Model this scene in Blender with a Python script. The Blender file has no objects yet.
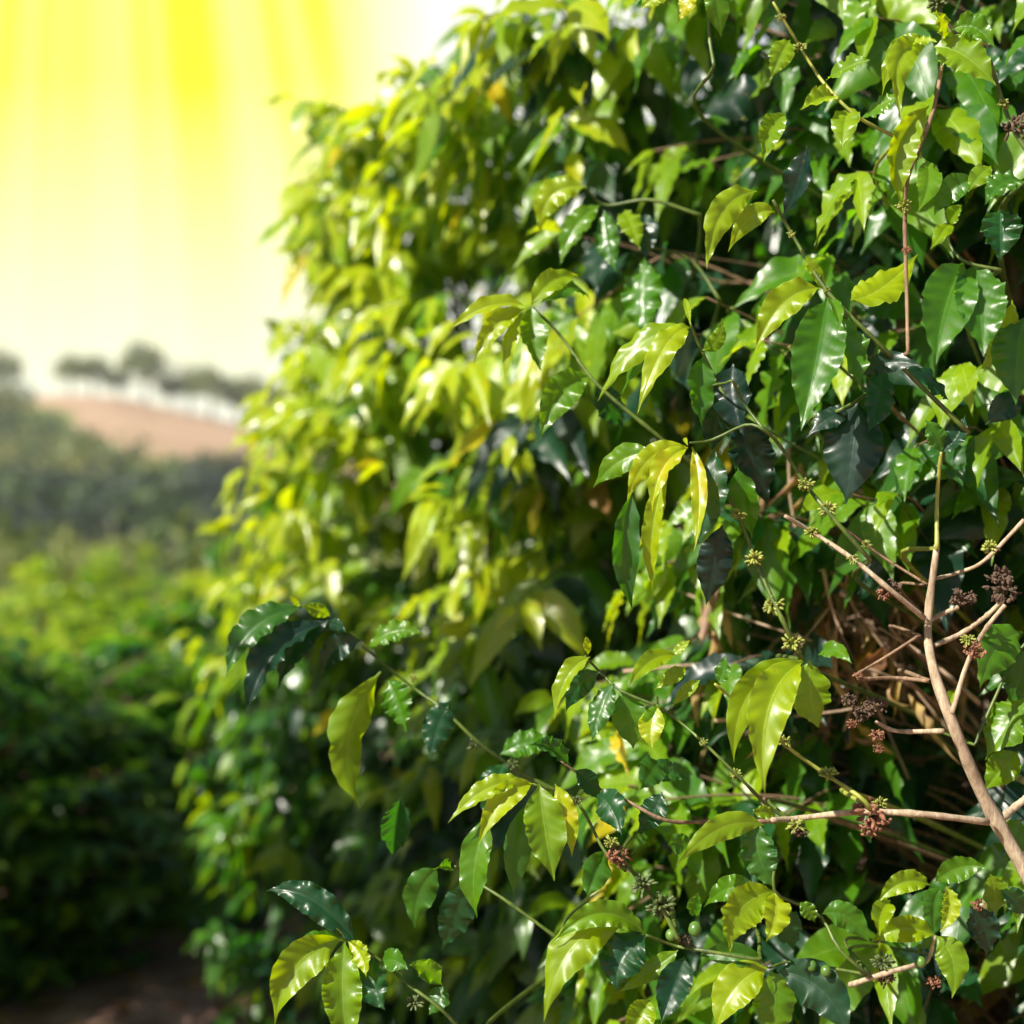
import bpy, math, random
import numpy as np

R = math.radians
rng = np.random.default_rng(7)
random.seed(7)
SC = bpy.context.scene
COL = SC.collection
F = 1422.2            # focal length in pixels of the 1024 px frame
ZC = 1.5              # camera height
FOCUS = 1.46
EXPO = 1.08

def P(px, py, d):
    """photo position and distance -> point in the place"""
    return np.array([(px - 512) / F * d, d, ZC + (512 - py) / F * d])

def nrm(a):
    a = np.asarray(a, float)
    return a / np.maximum(np.linalg.norm(a, axis=-1, keepdims=True), 1e-9)

# ------------------------------------------------------------------ materials
def new_mat(name):
    m = bpy.data.materials.new(name); m.use_nodes = True
    nt = m.node_tree; nt.nodes.clear()
    return m, nt, nt.nodes, nt.links

def node(ns, t, **kw):
    n = ns.new(t)
    for k, v in kw.items(): setattr(n, k, v)
    return n

def math_n(ns, ls, op, a, b=None, c=None, clamp=False):
    n = ns.new('ShaderNodeMath'); n.operation = op; n.use_clamp = clamp
    for i, x in enumerate((a, b, c)):
        if x is None: continue
        if isinstance(x, (int, float)): n.inputs[i].default_value = x
        else: ls.new(x, n.inputs[i])
    return n.outputs[0]

def leaf_material(name, stops, tstops, rough=0.3, veins=True, trans=0.4, coat=0.0, back_mul=1.0):
    m, nt, ns, ls = new_mat(name)
    out = ns.new('ShaderNodeOutputMaterial')
    tone = node(ns, 'ShaderNodeAttribute', attribute_name='tone')
    def ramp(stops, fac):
        r = ns.new('ShaderNodeValToRGB')
        e = r.color_ramp.elements
        e[0].position, e[0].color = stops[0][0], (*stops[0][1], 1)
        e[1].position, e[1].color = stops[-1][0], (*stops[-1][1], 1)
        for p, c in stops[1:-1]:
            x = e.new(p); x.color = (*c, 1)
        ls.new(fac, r.inputs[0]); return r.outputs[0]
    geo = ns.new('ShaderNodeNewGeometry')
    tc = ns.new('ShaderNodeTexCoord')
    nz = ns.new('ShaderNodeTexNoise'); nz.inputs['Scale'].default_value = 55; nz.inputs['Detail'].default_value = 3
    ls.new(geo.outputs['Position'], nz.inputs['Vector'])
    t = math_n(ns, ls, 'ADD', tone.outputs['Fac'], math_n(ns, ls, 'MULTIPLY', math_n(ns, ls, 'SUBTRACT', nz.outputs['Fac'], 0.5), 0.16))
    col = ramp(stops, t); tcol = ramp(tstops, t)
    bsdf = ns.new('ShaderNodeBsdfPrincipled')
    tr = ns.new('ShaderNodeBsdfTranslucent')
    # underside: paler and duller
    mixc = ns.new('ShaderNodeMix'); mixc.data_type = 'RGBA'
    ls.new(geo.outputs['Backfacing'], mixc.inputs['Factor'])
    hs = ns.new('ShaderNodeHueSaturation'); hs.inputs['Saturation'].default_value = 0.8; hs.inputs['Value'].default_value = 1.35
    ls.new(col, hs.inputs['Color'])
    ls.new(col, mixc.inputs['A']); ls.new(hs.outputs[0], mixc.inputs['B'])
    basec = mixc.outputs['Result']
    rgh = math_n(ns, ls, 'ADD', math_n(ns, ls, 'MULTIPLY', geo.outputs['Backfacing'], 0.22), rough)
    if veins:
        uv = ns.new('ShaderNodeUVMap'); uv.uv_map = 'UVMap'
        sep = ns.new('ShaderNodeSeparateXYZ'); ls.new(uv.outputs[0], sep.inputs[0])
        u, v = sep.outputs[0], sep.outputs[1]
        s = math_n(ns, ls, 'ABSOLUTE', math_n(ns, ls, 'MULTIPLY', math_n(ns, ls, 'SUBTRACT', v, 0.5), 2.0))
        ph = math_n(ns, ls, 'SUBTRACT', math_n(ns, ls, 'MULTIPLY', u, 9.0), math_n(ns, ls, 'MULTIPLY', math_n(ns, ls, 'POWER', s, 0.8), 1.4))
        fr = math_n(ns, ls, 'FRACT', ph)
        d = math_n(ns, ls, 'ABSOLUTE', math_n(ns, ls, 'SUBTRACT', fr, 0.5))        # 0 on the vein
        g = math_n(ns, ls, 'SUBTRACT', 1.0, math_n(ns, ls, 'MULTIPLY', d, 12.0), clamp=True)
        g = math_n(ns, ls, 'MULTIPLY', g, math_n(ns, ls, 'SUBTRACT', 1.05, s, clamp=True))
        mid = math_n(ns, ls, 'SUBTRACT', 1.0, math_n(ns, ls, 'MULTIPLY', s, 22.0), clamp=True)
        quilt = math_n(ns, ls, 'MULTIPLY', math_n(ns, ls, 'COSINE', math_n(ns, ls, 'MULTIPLY', math_n(ns, ls, 'SUBTRACT', fr, 0.5), 6.283)), -0.5)
        hgt = math_n(ns, ls, 'SUBTRACT', math_n(ns, ls, 'MULTIPLY', quilt, .5), math_n(ns, ls, 'ADD', math_n(ns, ls, 'MULTIPLY', g, 0.35), math_n(ns, ls, 'MULTIPLY', mid, 0.9)))
        hgt = math_n(ns, ls, 'ADD', hgt, math_n(ns, ls, 'MULTIPLY', nz.outputs['Fac'], 0.8))
        b = ns.new('ShaderNodeBump'); b.inputs['Strength'].default_value = 0.45; b.inputs['Distance'].default_value = 0.00028
        ls.new(hgt, b.inputs['Height']); ls.new(b.outputs[0], bsdf.inputs['Normal'])
        vm = ns.new('ShaderNodeMix'); vm.data_type = 'RGBA'
        rim = math_n(ns, ls, 'MULTIPLY', math_n(ns, ls, 'SUBTRACT', s, 0.93, clamp=True), 14.0, clamp=True)
        ls.new(math_n(ns, ls, 'ADD', math_n(ns, ls, 'ADD', math_n(ns, ls, 'MULTIPLY', mid, 0.6), math_n(ns, ls, 'MULTIPLY', rim, 0.55)), math_n(ns, ls, 'MULTIPLY', g, 0.2), clamp=True), vm.inputs['Factor'])
        hv = ns.new('ShaderNodeHueSaturation'); hv.inputs['Value'].default_value = 1.9; hv.inputs['Saturation'].default_value = 0.85
        ls.new(basec, hv.inputs['Color']); ls.new(basec, vm.inputs['A']); ls.new(hv.outputs[0], vm.inputs['B'])
        basec = vm.outputs['Result']
        # brown blemishes
        n2 = ns.new('ShaderNodeTexNoise'); n2.inputs['Scale'].default_value = 140; n2.inputs['Detail'].default_value = 1
        ls.new(geo.outputs['Position'], n2.inputs['Vector'])
        sp = math_n(ns, ls, 'MULTIPLY', math_n(ns, ls, 'SUBTRACT', n2.outputs['Fac'], 0.73, clamp=True), 9.0, clamp=True)
        bm_ = ns.new('ShaderNodeMix'); bm_.data_type = 'RGBA'; bm_.inputs['B'].default_value = (0.16, 0.1, 0.03, 1)
        ls.new(sp, bm_.inputs['Factor']); ls.new(basec, bm_.inputs['A']); basec = bm_.outputs['Result']
    n3 = ns.new('ShaderNodeTexNoise'); n3.inputs['Scale'].default_value = 38; n3.inputs['Detail'].default_value = 6; n3.inputs['Roughness'].default_value = .7
    ls.new(geo.outputs['Position'], n3.inputs['Vector'])
    rgh = math_n(ns, ls, 'ADD', rgh, math_n(ns, ls, 'MULTIPLY', math_n(ns, ls, 'SUBTRACT', n3.outputs['Fac'], .45, clamp=True), .6))
    ls.new(basec, bsdf.inputs['Base Color']); ls.new(rgh, bsdf.inputs['Roughness'])
    bsdf.inputs['Specular IOR Level'].default_value = 0.55
    bsdf.inputs['Coat Weight'].default_value = coat; bsdf.inputs['Coat Roughness'].default_value = 0.16
    ls.new(tcol, tr.inputs['Color'])
    mx = ns.new('ShaderNodeMixShader'); mx.inputs[0].default_value = trans
    ls.new(bsdf.outputs[0], mx.inputs[1]); ls.new(tr.outputs[0], mx.inputs[2])
    ls.new(mx.outputs[0], out.inputs[0])
    return m

# tone: 0 old dark leaf, also leaf shade put into the colour .. 1 newest leaf .. above 1 yellowing .. 1.25 dead brown (ramp position = tone * 0.75)
def rs(l): return [(p * 0.75, c) for p, c in l]
STOPS = [(0.0, (0.008, 0.028, 0.022)), (0.3, (0.012, 0.066, 0.018)), (0.55, (0.052, 0.158, 0.003)),
         (0.85, (0.178, 0.280, 0.001)), (1.0, (0.275, 0.350, 0.001)), (1.12, (0.50, 0.36, 0.010)), (1.25, (0.22, 0.11, 0.05))]
TST = [(0.0, (0.015, 0.08, 0.006)), (0.3, (0.06, 0.30, 0.003)), (0.55, (0.25, 0.58, 0.002)),
       (0.85, (0.68, 0.82, 0.001)), (1.0, (0.78, 0.90, 0.002)), (1.12, (0.95, 0.6, 0.02)), (1.25, (0.35, 0.14, 0.05))]
# the tone attribute is stored already scaled into 0..1 by TS
TS = 0.75
M_LEAF = leaf_material('coffee_leaf', rs(STOPS), rs(TST), rough=0.34, veins=True, trans=0.42, coat=0.08)
M_LEAF2 = leaf_material('coffee_leaf_far', rs(STOPS), rs(TST), rough=0.33, veins=False, trans=0.42, coat=0.1)
TSTOPS = [(0.0, (0.014, 0.030, 0.022)), (0.5, (0.060, 0.105, 0.018)), (1.0, (0.17, 0.21, 0.025)), (1.25, (0.2, 0.15, 0.06))]
TTST = [(0.0, (0.03, 0.06, 0.02)), (0.5, (0.08, 0.15, 0.02)), (1.0, (0.2, 0.27, 0.03)), (1.25, (0.3, 0.2, 0.06))]
M_TREE = leaf_material('tree_leaf', rs(TSTOPS), rs(TTST), rough=0.55, veins=False, trans=0.3)

def bark(name, c1, c2, scale=60, rough=0.75, bump=0.6, dist=0.002):
    m, nt, ns, ls = new_mat(name)
    out = ns.new('ShaderNodeOutputMaterial'); b = ns.new('ShaderNodeBsdfPrincipled')
    geo = ns.new('ShaderNodeNewGeometry')
    mp = ns.new('ShaderNodeMapping'); mp.inputs['Scale'].default_value = (1, 1, 0.25)
    ls.new(geo.outputs['Position'], mp.inputs['Vector'])
    nz = ns.new('ShaderNodeTexNoise'); nz.inputs['Scale'].default_value = scale; nz.inputs['Detail'].default_value = 9
    nz.inputs['Roughness'].default_value = 0.75
    ls.new(mp.outputs[0], nz.inputs['Vector'])
    r = ns.new('ShaderNodeValToRGB'); r.color_ramp.elements[0].position = 0.36; r.color_ramp.elements[1].position = 0.64
    r.color_ramp.elements[0].color = (*c1, 1); r.color_ramp.elements[1].color = (*c2, 1)
    ls.new(nz.outputs['Fac'], r.inputs[0]); ls.new(r.outputs[0], b.inputs['Base Color'])
    bp = ns.new('ShaderNodeBump'); bp.inputs['Strength'].default_value = bump; bp.inputs['Distance'].default_value = dist
    ls.new(nz.outputs['Fac'], bp.inputs['Height']); ls.new(bp.outputs[0], b.inputs['Normal'])
    b.inputs['Roughness'].default_value = rough
    ls.new(b.outputs[0], out.inputs[0])
    return m
M_TAN = bark('tan_bark', (0.24, 0.165, 0.10), (0.56, 0.45, 0.31), 170, bump=.9, dist=.003)
M_BROWN = bark('brown_twig_bark', (0.10, 0.058, 0.032), (0.30, 0.19, 0.11), 150)
M_DEAD = bark('dead_twig_bark', (0.16, 0.10, 0.065), (0.42, 0.31, 0.21), 60)
M_GREEN = bark('green_stem_skin', (0.03, 0.06, 0.012), (0.11, 0.16, 0.022), 90, rough=0.45, bump=0.3)
M_YGREEN = bark('yellow_green_stem_skin', (0.17, 0.22, 0.03), (0.34, 0.34, 0.06), 90, rough=0.45, bump=0.3)
M_TRUNK = bark('trunk_bark', (0.06, 0.042, 0.03), (0.16, 0.12, 0.09), 40)
M_BUD = bark('green_bud_skin', (0.10, 0.14, 0.02), (0.34, 0.36, 0.06), 260, rough=0.5)
M_BUDD = bark('dark_green_fruitlet_skin', (0.03, 0.06, 0.015), (0.12, 0.15, 0.04), 260, rough=0.45)
M_DRY = bark('dry_flower_husk', (0.09, 0.025, 0.015), (0.33, 0.16, 0.085), 260, rough=0.9)
M_DDRY = bark('dark_dry_husk', (0.025, 0.016, 0.011), (0.15, 0.09, 0.055), 260, rough=0.9)
M_CHERRY = bark('green_coffee_fruit_skin', (0.05, 0.12, 0.02), (0.10, 0.19, 0.03), 40, rough=0.3, bump=0.1)

# ------------------------------------------------------------------ mesh helpers
def mk_mesh(name, V, Fq, mat, uv=None, tone=None, smooth=True):
    V = np.asarray(V, np.float32); Fq = np.asarray(Fq, np.int32)
    me = bpy.data.meshes.new(name)
    k = Fq.shape[1]
    me.vertices.add(len(V)); me.vertices.foreach_set('co', V.ravel())
    me.loops.add(Fq.size); me.loops.foreach_set('vertex_index', Fq.ravel())
    me.polygons.add(len(Fq)); me.polygons.foreach_set('loop_start', np.arange(0, Fq.size, k, dtype=np.int32))
    if smooth: me.polygons.foreach_set('use_smooth', np.ones(len(Fq), bool))
    me.update(calc_edges=True)
    if uv is not None:
        l = me.uv_layers.new(name='UVMap'); l.data.foreach_set('uv', np.asarray(uv, np.float32)[Fq.ravel()].ravel())
    if tone is not None:
        a = me.attributes.new('tone', 'FLOAT', 'POINT'); a.data.foreach_set('value', np.asarray(tone, np.float32))
    me.materials.append(mat)
    return me

def link(name, me, parent=None, off=None):
    o = bpy.data.objects.new(name, me); COL.objects.link(o)
    if parent is not None: o.parent = parent
    return o

def root(name, loc, label, cat, group=None):
    o = bpy.data.objects.new(name, None); COL.objects.link(o)
    o.location = tuple(loc); o.empty_display_size = 0.1
    o['label'] = label; o['category'] = cat
    if group: o['group'] = group
    return o

PU = np.array([0, .04, .10, .2, .32, .45, .58, .7, .8, .87, .93, 1.0])
PW = np.array([.05, .08, .38, .74, .95, 1.0, .92, .72, .46, .25, .10, .01])

def leaves(B, C, T, W, N, fold, wave, phase, tone, nu=10, nv=4, curl=None, twist=None, quilt=0.0):
    """vectorised leaf blades: Bezier midrib B-C-T, full width W, upper side towards N"""
    B, C, T, N = map(lambda a: np.atleast_2d(np.asarray(a, float)), (B, C, T, N))
    n = len(B)
    u = np.linspace(0, 1, nu + 1); v = np.linspace(-1, 1, nv + 1)
    W = np.broadcast_to(np.asarray(W, float), (n,)); fold = np.broadcast_to(np.asarray(fold, float), (n,))
    wave = np.broadcast_to(np.asarray(wave, float), (n,)); phase = np.broadcast_to(np.asarray(phase, float), (n,))
    tone = np.broadcast_to(np.asarray(tone, float), (n,))
    curl = np.zeros(n) if curl is None else np.broadcast_to(np.asarray(curl, float), (n,))
    twist = np.zeros(n) if twist is None else np.broadcast_to(np.asarray(twist, float), (n,))
    U = u[None, :, None]
    Pm = (1-U)**2*B[:, None] + 2*U*(1-U)*C[:, None] + U*U*T[:, None]
    Tg = nrm(2*(1-U)*(C-B)[:, None] + 2*U*(T-C)[:, None])
    S = nrm(np.cross(Tg, N[:, None, :]))
    Nn = nrm(np.cross(S, Tg))
    a = twist[:, None] * (u[None, :] - 0.3)
    S, Nn = S*np.cos(a)[..., None] + Nn*np.sin(a)[..., None], Nn*np.cos(a)[..., None] - S*np.sin(a)[..., None]
    w = np.interp(u, PU, PW)[None, :] * W[:, None] * 0.5           # n, nu
    av = np.abs(v)[None, None, :]; vv = v[None, None, :]
    ang = fold[:, None, None] * (1 - 0.0*av) + curl[:, None, None] * av
    lat = vv * w[..., None] * np.cos(ang)
    freq = 3.6 + 1.4*np.sin(phase*3.1)
    wv = np.sin(2*np.pi*freq[:, None, None]*u[None, :, None] + phase[:, None, None] + (vv > 0)*1.9) * av**2
    wv = wv + 0.45*np.sin(2*np.pi*2.2*freq[:, None, None]*u[None, :, None] + 2.3*phase[:, None, None] + (vv > 0)*0.7) * av**3
    up = av * w[..., None] * np.sin(ang) + wave[:, None, None] * W[:, None, None] * wv * np.interp(u, PU, PW)[None, :, None]**0.5
    if quilt:
        up = up + quilt*w[..., None]*(av**1.3)*np.interp(u, [0, .1, .8, 1], [0, 1, 1, .2])[None, :, None]*np.sin(2*np.pi*(9*u[None, :, None]-1.4*av**.8)-1.57)
        lat = lat*(1+.022*av**2*np.sin(2*np.pi*(9*u[None, :, None]-1.4)+.6+(vv > 0)*1.1))
    V = Pm[:, :, None, :] + S[:, :, None, :]*lat[..., None] + Nn[:, :, None, :]*up[..., None]
    m = (nu+1)*(nv+1)
    V = V.reshape(n*m, 3)
    i = np.arange(nu)[:, None]*(nv+1) + np.arange(nv)[None, :]
    q = np.stack([i, i+1, i+nv+2, i+nv+1], -1).reshape(-1, 4)
    Fq = (q[None] + (np.arange(n)*m)[:, None, None]).reshape(-1, 4)
    uv = np.stack(np.broadcast_arrays(u[:, None], (v[None, :]+1)/2), -1).reshape(-1, 2)
    uv = np.tile(uv, (n, 1))
    tn = np.repeat(tone*TS, m)
    return V, Fq, uv, tn

def tube(pts, rad, seg=8, knots=None):
    pts = np.asarray(pts, float); rad = np.broadcast_to(np.asarray(rad, float), (len(pts),)).copy()
    tg = nrm(np.gradient(pts, axis=0))
    ref = np.array([0.31, 0.2, 0.93]); ref = ref if abs(tg[0] @ ref) < .95 else np.array([1., 0, 0])
    V = []
    a = np.linspace(0, 2*np.pi, seg, endpoint=False)
    s = nrm(np.cross(tg[0], ref))
    for p, t, r in zip(pts, tg, rad):
        s = nrm(s - t*(s @ t)); b = np.cross(t, s)
        V.append(p + r*(np.cos(a)[:, None]*s + np.sin(a)[:, None]*b))
    V = np.concatenate(V); n = len(pts)
    i = np.arange(n-1)[:, None]*seg + np.arange(seg)[None, :]
    j = np.arange(n-1)[:, None]*seg + (np.arange(seg)[None, :]+1) % seg
    Fq = np.stack([i, j, j+seg, i+seg], -1).reshape(-1, 4)
    # caps as fans of quads onto a centre vertex (degenerate-free: pairs of side vertices)
    c0, c1 = len(V), len(V)+1
    V = np.vstack([V, pts[0] - tg[0]*rad[0]*.3, pts[-1] + tg[-1]*rad[-1]*.3])
    caps = []
    for k in range(0, seg, 2):
        caps.append([c0, (k+2) % seg, k+1, k]); o = (n-1)*seg
        caps.append([c1, o+k, o+k+1, o+(k+2) % seg])
    return V, np.vstack([Fq, np.array(caps)])

def smooth_path(pts, n=14):
    pts = np.asarray(pts, float)
    if len(pts) < 3:
        t = np.linspace(0, 1, n)[:, None]; return pts[0]*(1-t) + pts[-1]*t
    ext = np.vstack([2*pts[0]-pts[1], pts, 2*pts[-1]-pts[-2]])
    out = []
    m = len(pts)-1
    k = max(2, n//m)
    for i in range(m):
        p0, p1, p2, p3 = ext[i:i+4]
        for t in np.linspace(0, 1, k, endpoint=False):
            out.append(.5*((2*p1)+(-p0+p2)*t+(2*p0-5*p1+4*p2-p3)*t*t+(-p0+3*p1-3*p2+p3)*t**3))
    out.append(pts[-1]); return np.array(out)

class Bag:
    def __init__(s): s.V = []; s.F = []; s.n = 0; s.uv = []; s.t = []
    def add(s, V, Fq, uv=None, t=None):
        s.V.append(np.asarray(V)); s.F.append(np.asarray(Fq)+s.n); s.n += len(V)
        if uv is not None: s.uv.append(uv); s.t.append(t)
    def mesh(s, name, mat, off=(0, 0, 0)):
        return mk_mesh(name, np.concatenate(s.V)-np.asarray(off), np.concatenate(s.F), mat,
                       np.concatenate(s.uv) if s.uv else None, np.concatenate(s.t) if s.t else None)

def blob(c, r, axis=None, stretch=1.0, nu=6, nv=4):
    """little ovoid"""
    axis = nrm(axis if axis is not None else [0, 0, 1.])
    s = nrm(np.cross(axis, [0.3, 0.9, 0.2])); b = np.cross(axis, s)
    th = np.linspace(0.12, np.pi-0.12, nv+1); ph = np.linspace(0, 2*np.pi, nu, endpoint=False)
    V = (np.cos(th)[:, None, None]*axis*stretch*r + np.sin(th)[:, None, None]*r*(np.cos(ph)[None, :, None]*s+np.sin(ph)[None, :, None]*b)).reshape(-1, 3) + c
    i = np.arange(nv)[:, None]*nu + np.arange(nu)[None, :]; j = np.arange(nv)[:, None]*nu + (np.arange(nu)[None, :]+1) % nu
    return V, np.stack([i, j, j+nu, i+nu], -1).reshape(-1, 4)

def cluster_mesh(c, r, kind, off):
    """a whorl of buds / husks sitting round a node"""
    bg = Bag(); g = np.random.default_rng(int(abs(c[0]*9973+c[2]*7919)*100) % 2**31)
    n = {'bud': 42, 'dark': 42, 'dry': 60, 'ddry': 50}[kind]
    for _ in range(n):
        d = nrm(g.normal(size=3)); d[2] *= 0.8
        k = g.uniform(.45, 1.0)
        p = c + d*r*k
        if kind in ('bud', 'dark'):
            bg.add(*blob(p, r*g.uniform(.10, .17), d, g.uniform(1.6, 2.4)))
            q = np.linspace(0, 1, 3)[:, None]; bg.add(*tube(c*(1-q)+p*q, r*.045, 4))
        else:
            ax = nrm(d+g.normal(size=3)*.7)
            bg.add(*blob(p, r*g.uniform(.07, .15), ax, g.uniform(1.2, 3.0), 5, 3))
    return bg.mesh('cluster', {'bud': M_BUD, 'dark': M_BUDD, 'dry': M_DRY, 'ddry': M_DDRY}[kind], off)
CL_NAME = {'bud': 'bud_cluster', 'dark': 'bud_cluster', 'dry': 'dry_husk_cluster', 'ddry': 'dry_husk_cluster'}

# ------------------------------------------------------------------ depth of the hedge face
def face_depth(px):
    return np.interp(px, [150, 250, 350, 450, 550, 700, 850, 1000, 1200, 1500], [3.7, 3.2, 2.75, 2.32, 1.98, 1.70, 1.58, 1.52, 1.46, 1.42])

# trunks: position, label
A0, B0, C0, E0 = (np.array(p, float) for p in ((0.80, 2.05, 0), (0.33, 2.75, 0), (-0.10, 3.55, 0), (1.75, 2.0, 0)))
shrubA = root('coffee_shrub', A0, 'tall coffee shrub in sharp focus with a bare tan stem and dry brown husk clusters', 'coffee shrub', 'coffee shrubs of the near row')
shrubB = root('coffee_shrub', B0, 'coffee shrub of glossy hanging leaves beside the one with the bare tan stem', 'coffee shrub', 'coffee shrubs of the near row')
shrubC = root('coffee_shrub', C0, 'blurred yellow-green coffee shrub standing tall against the pale sky', 'coffee shrub', 'coffee shrubs of the near row')

# ------------------------------------------------------------------ photographed branches
# leaf: (bx,by, tx,ty, w, tone [, dict]) ; dict: c=(cx,cy) d=tip depth offset r=roll deg f=fold k=wave tw=twist b=depth offset of base
def L(bx, by, tx, ty, w, tone, **k): return (bx, by, tx, ty, w, tone, k)
BR = []   # (depth, shrub, [paths (pts, r0px, r1px)], material, leaves, clusters)
def branch(depth, shrub, paths, mat, lv, cl=(), label=None, ends=0.0):
    if mat is M_TAN and len(paths) > 1:
        for i, p_ in enumerate(paths): BR.append((depth, shrub, [p_], mat, lv if i == 0 else [], [c for c in cl if min(range(len(paths)), key=lambda j: min(math.hypot(c[0]-q[0], c[1]-q[1]) for q in paths[j][0])) == i], label, ends))
        return
    BR.append((depth, shrub, paths, mat, lv, cl, label, ends))

branch(1.62, shrubB, [([(531, 306), (560, 335), (596, 383), (652, 431), (700, 470)], 1.6, 3.0)], M_GREEN, [
    L(526, 306, 448, 331, 25, .95, c=(488, 296)), L(524, 309, 473, 365, 26, .95, c=(490, 318)), L(523, 311, 505, 384, 17, .95, c=(508, 335)),
    L(531, 305, 578, 276, 28, .9, c=(552, 272), d=.04), L(532, 306, 541, 371, 36, .6, c=(528, 340), r=-20), L(540, 304, 590, 300, 26, .55, c=(575, 272), d=.06),
    L(590, 376, 540, 440, 40, .6, c=(552, 385)), L(598, 384, 625, 428, 34, .12, c=(605, 405), d=.05)])
branch(1.50, shrubB, [([(690, 322), (702, 352), (716, 380), (732, 410)], 1.5, 3.0)], M_GREEN, [
    L(688, 327, 598, 401, 32, .8, c=(634, 328)), L(690, 327, 637, 415, 30, .95, c=(662, 330), d=-.04), L(686, 330, 621, 396, 22, .5, c=(640, 348), d=.03),
    L(703, 356, 702, 427, 34, .45, c=(696, 392), d=-.02, r=-25), L(684, 298, 691, 327, 7, .9), L(702, 350, 722, 318, 16, .7, c=(722, 345)),
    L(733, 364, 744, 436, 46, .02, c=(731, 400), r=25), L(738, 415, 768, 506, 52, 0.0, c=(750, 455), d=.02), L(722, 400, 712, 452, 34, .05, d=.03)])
branch(1.43, shrubA, [([(820, 276), (828, 297), (846, 318)], 1.6, 2.4), ([(773, 200), (792, 234), (827, 291), (870, 335), (915, 380), (968, 432)], 2.0, 3.2)], M_GREEN, [
    L(827, 298, 801, 431, 58, .5, c=(818, 355), d=-.06, f=.38, r=-4, k=.055), L(820, 288, 755, 352, 38, .88, c=(776, 290)), L(838, 316, 860, 390, 40, .5, c=(850, 350), k=.12),
    L(805, 256, 827, 296, 12, .85), L(829, 298, 840, 330, 14, .55), L(850, 300, 918, 254, 44, .9, c=(880, 300), d=.08),
    L(757, 191, 707, 270, 32, .85, c=(712, 196)), L(775, 212, 728, 252, 26, .9, c=(748, 205)), L(806, 146, 783, 216, 34, .05, c=(802, 185), d=.03, r=20)],
    [(827, 290, 3.0, 'bud'), (792, 234, 3.5, 'bud')])
branch(1.45, shrubA, [([(880, 350), (872, 385), (858, 400), (840, 410)], 2, 2.4)], M_GREEN, [
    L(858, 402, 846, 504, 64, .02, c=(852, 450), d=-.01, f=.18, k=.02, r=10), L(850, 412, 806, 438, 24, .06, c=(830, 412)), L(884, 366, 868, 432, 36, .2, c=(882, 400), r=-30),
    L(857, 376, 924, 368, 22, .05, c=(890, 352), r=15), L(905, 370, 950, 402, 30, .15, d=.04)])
branch(1.42, shrubA, [([(690, 443), (712, 440), (745, 425), (764, 430), (781, 447), (806, 485), (828, 512), (870, 560)], 1.5, 3.0),
                      ([(764, 430), (745, 405), (732, 380)], 2, 1.6)], M_GREEN, [
    L(686, 446, 627, 503, 26, .98, c=(640, 446)), L(688, 448, 652, 512, 28, 1.0, c=(656, 458), d=-.02), L(668, 468, 653, 592, 22, .95, c=(645, 530), d=.01),
    L(652, 452, 593, 488, 32, .6, c=(618, 452), d=.03), L(632, 492, 633, 611, 36, .4, c=(616, 550), d=.02, k=.09, r=-15), L(692, 447, 694, 552, 17, 1.0, c=(706, 490)),
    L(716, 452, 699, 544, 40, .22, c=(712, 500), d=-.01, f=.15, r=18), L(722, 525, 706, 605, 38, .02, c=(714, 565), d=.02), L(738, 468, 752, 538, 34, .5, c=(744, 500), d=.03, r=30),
    L(684, 438, 688, 446, 5, 1.0)],
    [(806, 485, 6.5, 'bud'), (828, 509, 7, 'bud')])
branch(1.42, shrubA, [([(730, 495), (746, 535), (767, 587), (785, 625), (802, 660)], 1.8, 3.4)], M_GREEN, [
    L(803, 660, 734, 763, 38, .85, c=(730, 676), d=.02), L(803, 661, 765, 795, 48, .88, c=(752, 690), d=-.06, f=.35, k=.08), L(809, 660, 819, 728, 46, .75, c=(808, 700), r=-10),
    L(818, 655, 852, 664, 18, .55, c=(836, 642))],
    [(738, 514, 6, 'bud'), (754, 558, 8, 'bud'), (773, 605, 9, 'bud'), (793, 643, 9, 'bud')])
# the bare tan stem and its twigs
branch(1.45, shrubA, [([(937, 545), (928, 620), (933, 668), (955, 730), (985, 800), (1030, 880), (1085, 990)], 3.0, 8.4)], M_TAN, [], [],
    label='bare tan stem forking into leafless twigs')
branch(1.45, shrubA, [([(941, 452), (937, 500), (937, 548)], 2.2, 3.0)], M_YGREEN, [
    L(941, 452, 925, 420, 20, .5), L(941, 452, 965, 415, 26, .15, c=(960, 440))], [])
branch(1.44, shrubA, [([(785, 516), (812, 532), (853, 559), (888, 588), (924, 618)], 1.9, 2.8)], M_TAN, [], [(812, 532, 6, 'bud'), (853, 559, 5, 'bud'), (891, 588, 9, 'ddry'), (884, 594, 7, 'dry')], label='pale leafless twig')
branch(1.47, shrubA, [([(841, 526), (880, 555), (928, 585)], 1.4, 1.9)], M_BROWN, [], [(866, 544, 4, 'bud')])
branch(1.46, shrubA, [([(926, 622), (940, 615), (958, 607)], 2.6, 2.2), ([(935, 645), (960, 634), (985, 617), (1003, 600)], 2.6, 2.2)], M_TAN, [], [(962, 598, 10, 'ddry'), (1004, 590, 14, 'ddry'), (1000, 575, 10, 'ddry')])
branch(1.46, shrubA, [([(853, 676), (884, 658), (920, 635)], 1.6, 2.0), ([(862, 679), (895, 678), (930, 681)], 2.4, 2.8)], M_BROWN, [], [(858, 676, 4, 'dry')])
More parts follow.
